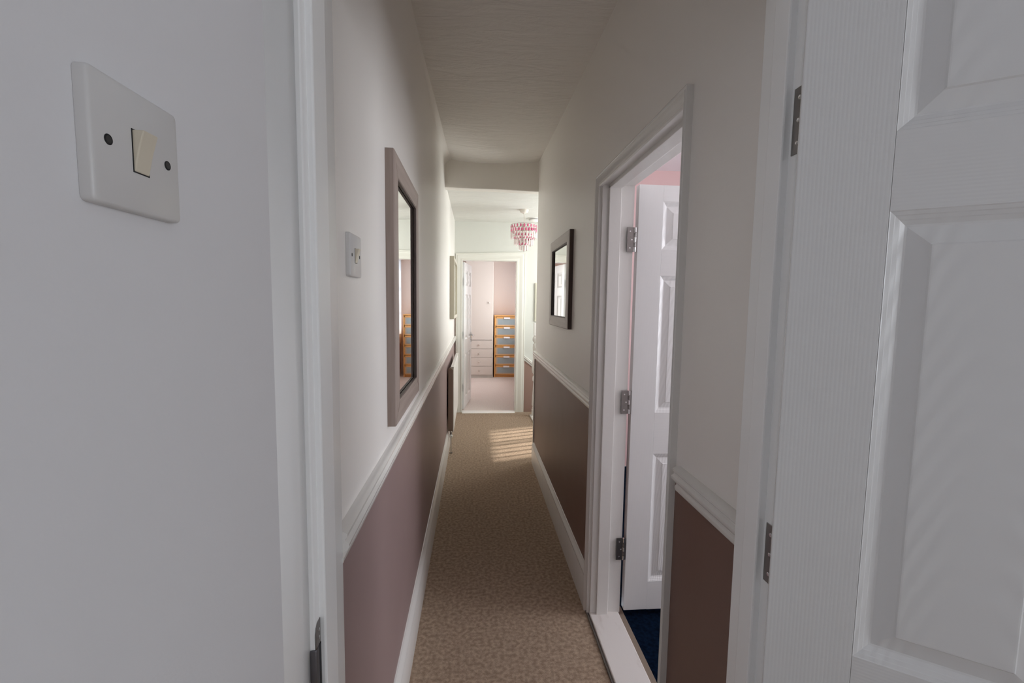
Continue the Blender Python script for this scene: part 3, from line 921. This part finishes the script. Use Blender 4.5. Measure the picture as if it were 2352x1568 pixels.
# ------------------------------------------------------------------ far bedroom furniture
wd = thing('wardrobe', 'ivory wardrobe with four knobbed drawers beside the orange chest', 'wardrobe', (-0.165, 8.42, 0))
WW, WD, WH = 0.521, 0.50, 2.30
MB().box(0, 0.018, 0.012, WD, 0, WH).box(WW - 0.018, WW, 0.012, WD, 0, WH).box(0.018, WW - 0.018, 0.03, WD, WH - 0.018, WH).box(0.018, WW - 0.018, WD - 0.01, WD, 0.0, WH - 0.018).box(0.018, WW - 0.018, 0.03, WD - 0.01, 0.055, 0.075).build('carcass', M_ivory, wd)
MB().box(0.018, WW - 0.018, 0.035, 0.05, 0, 0.055).build('plinth', mat('white plinth', (0.74, 0.75, 0.72), 0.4), wd)
KN = [(0.006, 0.0), (0.006, -0.010), (0.014, -0.016), (0.016, -0.022), (0.012, -0.028), (0.004, -0.030)]
for k in range(4):
    z0 = 0.062 + k * 0.166
    dr = MB().box(0.002, WW - 0.008, 0.0, 0.018, z0, z0 + 0.1615).build('drawer', M_ivory, wd, bevel=0.002)
    MB().lathe(KN, (0.262, 0, z0 + 0.082), 14, 'Y').build('knob', M_ivory, dr, smooth=True)
dw = MB().box(0.002, WW - 0.008, 0.0, 0.018, 0.729, WH - 0.004).build('wardrobe_door', M_ivory, wd, bevel=0.002)
MB().lathe(KN, (0.440, 0, 1.432), 14, 'Y').build('knob', M_ivory, dw, smooth=True)

cd = thing('chest_of_drawers', 'tall orange birch chest with six frosted grey glass drawers', 'chest of drawers', (0.385, 8.50, 0))
CW, CH_ = 0.47, 1.195
MB().box(0, 0.02, 0.0, 0.42, 0, CH_ - 0.022).box(CW - 0.02, CW, 0.0, 0.42, 0, CH_ - 0.022).box(0.02, CW - 0.02, 0.40, 0.42, 0, CH_ - 0.022).build('carcass', M_birch, cd, bevel=0.001)
MB().box(-0.004, CW + 0.004, -0.006, 0.425, CH_ - 0.022, CH_).build('top', M_birch, cd, bevel=0.003)
MB().box(0.02, CW - 0.02, 0.012, 0.03, 0, 0.046).build('plinth', wood('darker birch', (0.50, 0.24, 0.07), (0.60, 0.31, 0.11), 'X', 0.45, 30), cd)
dh = (CH_ - 0.022 - 0.05) / 6
for k in range(6):
    z0 = 0.050 + k * dh
    z1 = z0 + dh - 0.007
    g = MB()
    x0, x1 = 0.021, CW - 0.021
    ra_, rb_ = 0.026, 0.020
    g.box(x0, x1, 0.0, 0.018, z0, z0 + rb_ - 0.004).box(x0, x1, 0.0, 0.018, z1 - ra_, z1).box(x0, x0 + 0.012, 0.0, 0.018, z0, z1).box(x1 - 0.012, x1, 0.0, 0.018, z0, z1)
    dr = g.build('drawer', M_birch, cd)
    bx0, bx1, bz0, bz1 = x0 + 0.012, x1 - 0.012, z0 + rb_ - 0.004, z1 - ra_
    MB().box(bx0, bx1, 0.004, 0.012, bz0, bz1).build('pane_border', M_birch2, dr)
    MB().box(bx0 + 0.028, bx1 - 0.028, 0.002, 0.010, bz0 + 0.018, bz1 - 0.016).build('glass_pane', M_frost, dr)
    hx = CW / 2
    MB().prism([(-0.024, z1 - 0.034), (-0.020, z1 - 0.036), (-0.014, z1 - 0.016), (0.001, z1 - 0.012), (0.001, z1 - 0.005), (-0.018, z1 - 0.009)], 'X', hx - 0.058, hx + 0.058).build('handle', mat('pale aluminium', (0.86, 0.85, 0.87), 0.35, metal=0.3) if k == 0 else bpy.data.materials['pale aluminium'], dr)

# red dressing gown hanging on the bedroom's left side (only mirrored in the photo)
dg = thing('dressing_gown', 'coral red dressing gown hanging past the open bedroom door', 'dressing gown', (-0.62, 8.93, 0.85))
rows = []
for z, wv_, dp in ((0.0, 0.20, 0.07), (0.25, 0.18, 0.065), (0.5, 0.16, 0.06), (0.72, 0.17, 0.05), (0.84, 0.13, 0.045), (0.90, 0.04, 0.03)):
    row = []
    for k in range(32):
        a = 2 * PI * k / 32
        rr = 1 + 0.13 * math.sin(5 * a + z * 3) * (1 - z * 0.7)
        row.append((wv_ * rr * math.cos(a), -0.085 + dp * rr * math.sin(a), z))
    rows.append(row)
MB().strip(rows, True, True).build('cloth', mat('coral red towelling', (0.80, 0.11, 0.07), 0.9), dg, smooth='all')
MB().tube([(0, -0.01, 0.93), (0, -0.05, 0.92), (0, -0.07, 0.95)], 0.006).build('hook', M_chrome, dg, smooth=True)

# sheer curtain at the bedroom window
M_net = bpy.data.materials.new('sheer white net')
M_net.use_nodes = True
_nt = M_net.node_tree
_nt.nodes.remove(_nt.nodes['Principled BSDF'])
_a = _nt.nodes.new('ShaderNodeBsdfTranslucent')
_a.inputs[0].default_value = (0.93, 0.93, 0.92, 1)
_b = _nt.nodes.new('ShaderNodeBsdfDiffuse')
_b.inputs[0].default_value = (0.93, 0.93, 0.92, 1)
_m = _nt.nodes.new('ShaderNodeMixShader')
_m.inputs[0].default_value = 0.4
_nt.links.new(_a.outputs[0], _m.inputs[1])
_nt.links.new(_b.outputs[0], _m.inputs[2])
_nt.links.new(_m.outputs[0], _nt.nodes['Material Output'].inputs[0])
nc = thing('net_curtain', 'sheer white curtain at the bedroom window, mirrored in the tall mirror', 'curtain', (0.948, 7.95, 0))
rows = []
for zz in (0.62, 2.30):
    rows.append([(0.010 * math.sin(k * 1.9), -0.95 + 1.90 * k / 90, zz) for k in range(91)])
MB().strip(rows).build('cloth', M_net, nc, smooth='all')
MB().tube([(0, -0.97, 2.31), (0, 0.95, 2.31)], 0.010).build('curtain_rod', M_plastic, nc, smooth=True)

# ------------------------------------------------------------------ windows


def window(name, label, axis, pos, a0, a1, z0, z1, bars_a, bars_z, inward):
    """axis 'X': the window lies in a plane x=pos, a = y; inward = +-1 toward the room"""
    t = thing(name, label, 'window', (0, 0, 0), kind='structure')

    def bx(m_, p0, p1, q0, q1, r0, r1):
        p0, p1 = sorted((p0, p1))
        return m_.box(p0, p1, q0, q1, r0, r1) if axis == 'X' else m_.box(q0, q1, p0, p1, r0, r1)
    i = inward
    f = 0.05
    th_ = 0.05 if pos != 1.055 else 0.04
    for q in ((a0, a0 + f, z0, z1), (a1 - f, a1, z0, z1), (a0, a1, z0, z0 + f), (a0, a1, z1 - f, z1)):
        bx(MB(), pos - i * 0.02, pos + i * th_, *q).build('window_frame', M_plastic, t)
    for k in range(1, bars_a):
        a = a0 + (a1 - a0) * k / bars_a
        bx(MB(), pos + i * 0.02, pos + i * 0.05, a - 0.025, a + 0.025, z0, z1).build('mullion', M_plastic, t)
    for k in range(1, bars_z):
        z = z0 + (z1 - z0) * k / bars_z
        bx(MB(), pos + i * 0.02, pos + i * 0.048, a0, a1, z - 0.02, z + 0.02).build('glazing_bar', M_plastic, t)
    bx(MB(), pos - i * 0.012, pos - i * 0.006, a0 + f, a1 - f, z0 + f, z1 - f).build('pane', M_glass, t)
    bx(MB(), pos, pos + i * (0.10 if pos != 1.055 else 0.07), a0 + 0.001, a1 - 0.001, z0, z0 + 0.02).build('window_sill', M_plastic, t)
    return t


window('window_1', 'stairwell window lighting the landing', 'X', 1.745, 4.38, 5.45, 1.15, 2.35, 2, 1, -1)
window('window_2', 'bedroom window beside the orange chest', 'X', 1.055, 7.00, 8.90, 0.85, 2.25, 3, 3, -1)
window('window_3', 'side-room window', 'X', 2.995, 0.95, 2.15, 0.85, 2.15, 2, 1, -1)
window('window_4', 'near-room window behind the viewer', 'X', 2.195, -1.65, -0.65, 0.90, 2.0, 2, 1, -1)
